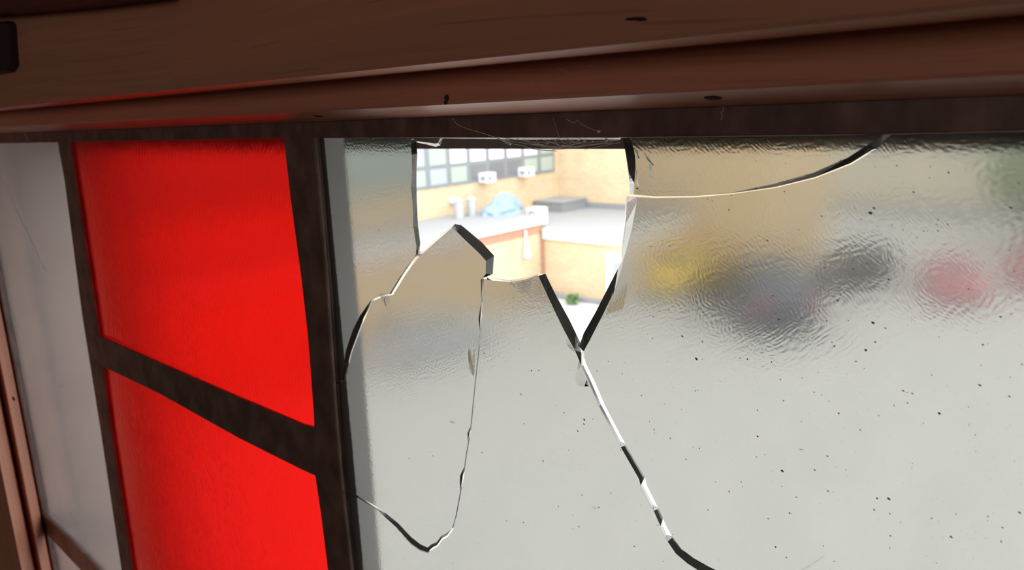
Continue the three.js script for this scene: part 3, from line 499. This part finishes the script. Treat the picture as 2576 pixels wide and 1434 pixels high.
// cars
const tyre = new THREE.MeshStandardMaterial({ color: lin(0.03, 0.03, 0.032), roughness: 0.8 }), hub = new THREE.MeshStandardMaterial({ color: lin(0.5, 0.5, 0.52), metalness: 0.7, roughness: 0.35 });
const carGlass = new THREE.MeshPhysicalMaterial({ color: lin(0.05, 0.06, 0.07), roughness: 0.08, clearcoat: 1 }), lampGlass = new THREE.MeshPhysicalMaterial({ color: lin(0.8, 0.8, 0.8), roughness: 0.15 }), tail = new THREE.MeshPhysicalMaterial({ color: lin(0.5, 0.03, 0.03), roughness: 0.2 });
function car(name, label, pos, turn, color, glaze = carGlass, h = 1) {
  const o = thing(name, label, 'car', pos, turn, undefined), body = new THREE.MeshPhysicalMaterial({ color, roughness: 0.35, clearcoat: 0.8, clearcoatRoughness: 0.1 });
  const sh = new THREE.Shape(); sh.moveTo(-2.2, 0.28); sh.lineTo(2.15, 0.28); sh.quadraticCurveTo(2.28, 0.3, 2.26, 0.6); sh.quadraticCurveTo(2.2, 0.82, 1.9, 0.86); sh.lineTo(1.0, 0.95); sh.lineTo(-1.9, 0.98); sh.quadraticCurveTo(-2.25, 0.95, -2.28, 0.6); sh.lineTo(-2.2, 0.28);
  local(o, 'body', new THREE.ExtrudeGeometry(sh, { depth: 1.6, bevelEnabled: true, bevelThickness: 0.09, bevelSize: 0.07, bevelOffset: -0.05, bevelSegments: 3 }).translate(0, 0, -0.8).scale(1, h, 1), body);
  const cs = new THREE.Shape(); cs.moveTo(1.05, 0.93); cs.lineTo(0.35, 1.42); cs.quadraticCurveTo(-0.5, 1.5, -1.2, 1.4); cs.lineTo(-1.85, 0.95);
  local(o, 'cabin', new THREE.ExtrudeGeometry(cs, { depth: 1.32, bevelEnabled: true, bevelThickness: 0.08, bevelSize: 0.05, bevelOffset: -0.04, bevelSegments: 3 }).translate(0, 0, -0.66).scale(1, h, 1), body);
  const quad = (p) => { const g = new THREE.BufferGeometry(); g.setAttribute('position', new THREE.Float32BufferAttribute([...p[0], ...p[1], ...p[2], ...p[0], ...p[2], ...p[3]].map((v, i) => (i % 3 === 1 ? v * h : v)), 3)); g.computeVertexNormals(); return g; };
  local(o, 'windscreen', quad([[1.1, 0.97, 0.62], [1.1, 0.97, -0.62], [0.46, 1.42, -0.52], [0.46, 1.42, 0.52]]), glaze); local(o, 'rear_window', quad([[-1.88, 1.0, -0.6], [-1.88, 1.0, 0.6], [-1.29, 1.4, 0.52], [-1.29, 1.4, -0.52]]), glaze);
  for (const s of [-1, 1]) {
    for (const [a, b, c, e] of [[0.82, -0.32, 0.3, -0.32], [-0.4, -1.6, -0.4, -1.15]]) { const z = s * 0.755; local(o, 'side_window', quad([[a, 0.99, z], [b, 0.99, z], [e, 1.38, z], [c, 1.38, z]]), carGlass); }
    for (const x of [1.4, -1.35]) { const w = local(o, 'wheel', new THREE.CylinderGeometry(0.32, 0.32, 0.2, 22).rotateX(Math.PI / 2).translate(x, 0.32, s * 0.8), tyre); local(w, 'hub', new THREE.CylinderGeometry(0.19, 0.19, 0.02, 18).rotateX(Math.PI / 2).translate(x, 0.32, s * 0.91), hub); }
    local(o, 'headlamp', new THREE.SphereGeometry(1, 14, 8).scale(0.1, 0.09, 0.2).translate(2.17, 0.68 * h, s * 0.58), lampGlass); local(o, 'tail_lamp', box(-2.34, -2.26, 0.66 * h, 0.82 * h, s * 0.68 - 0.15, s * 0.68 + 0.15), tail);
  }
  local(o, 'bumper', metres(new RoundedBoxGeometry(0.14, 0.16, 1.6, 2, 0.04)).translate(2.27, 0.42, 0), flash);
  return o;
}
const spot = (px, py) => onGround(px, py).toArray();
car('van', 'slate grey van parked aslant in the yard, blurred through the glass', spot(1890, 795), 2.35, lin(0.07, 0.085, 0.11), carGlass, 1.3).scale.set(1.4, 1.3, 1.4);
car('car', 'small dark car parked between the slate grey van and the red car', spot(2150, 715), -1.75, lin(0.045, 0.045, 0.052), carGlass, 1.2);
car('car', 'red car parked beyond the dark car, blurred through the glass', spot(2390, 742), -1.2, lin(0.5, 0.05, 0.08));
car('car', 'yellow car standing in front of the tan brick wall', spot(1728, 726), -1.55, lin(0.95, 0.66, 0.07), carGlass, 1.25);
car('car', 'silver car parked beside the extension wall, blurred through the left shard', onGround(1060, 880).add(V3(0.5, 0, 0)).toArray(), 1.5, lin(0.5, 0.52, 0.56));
car('car', 'second red car at the end of the row, mostly past the red one', spot(2610, 720), -1.2, lin(0.55, 0.12, 0.14));

renderer.render(scene, camera);
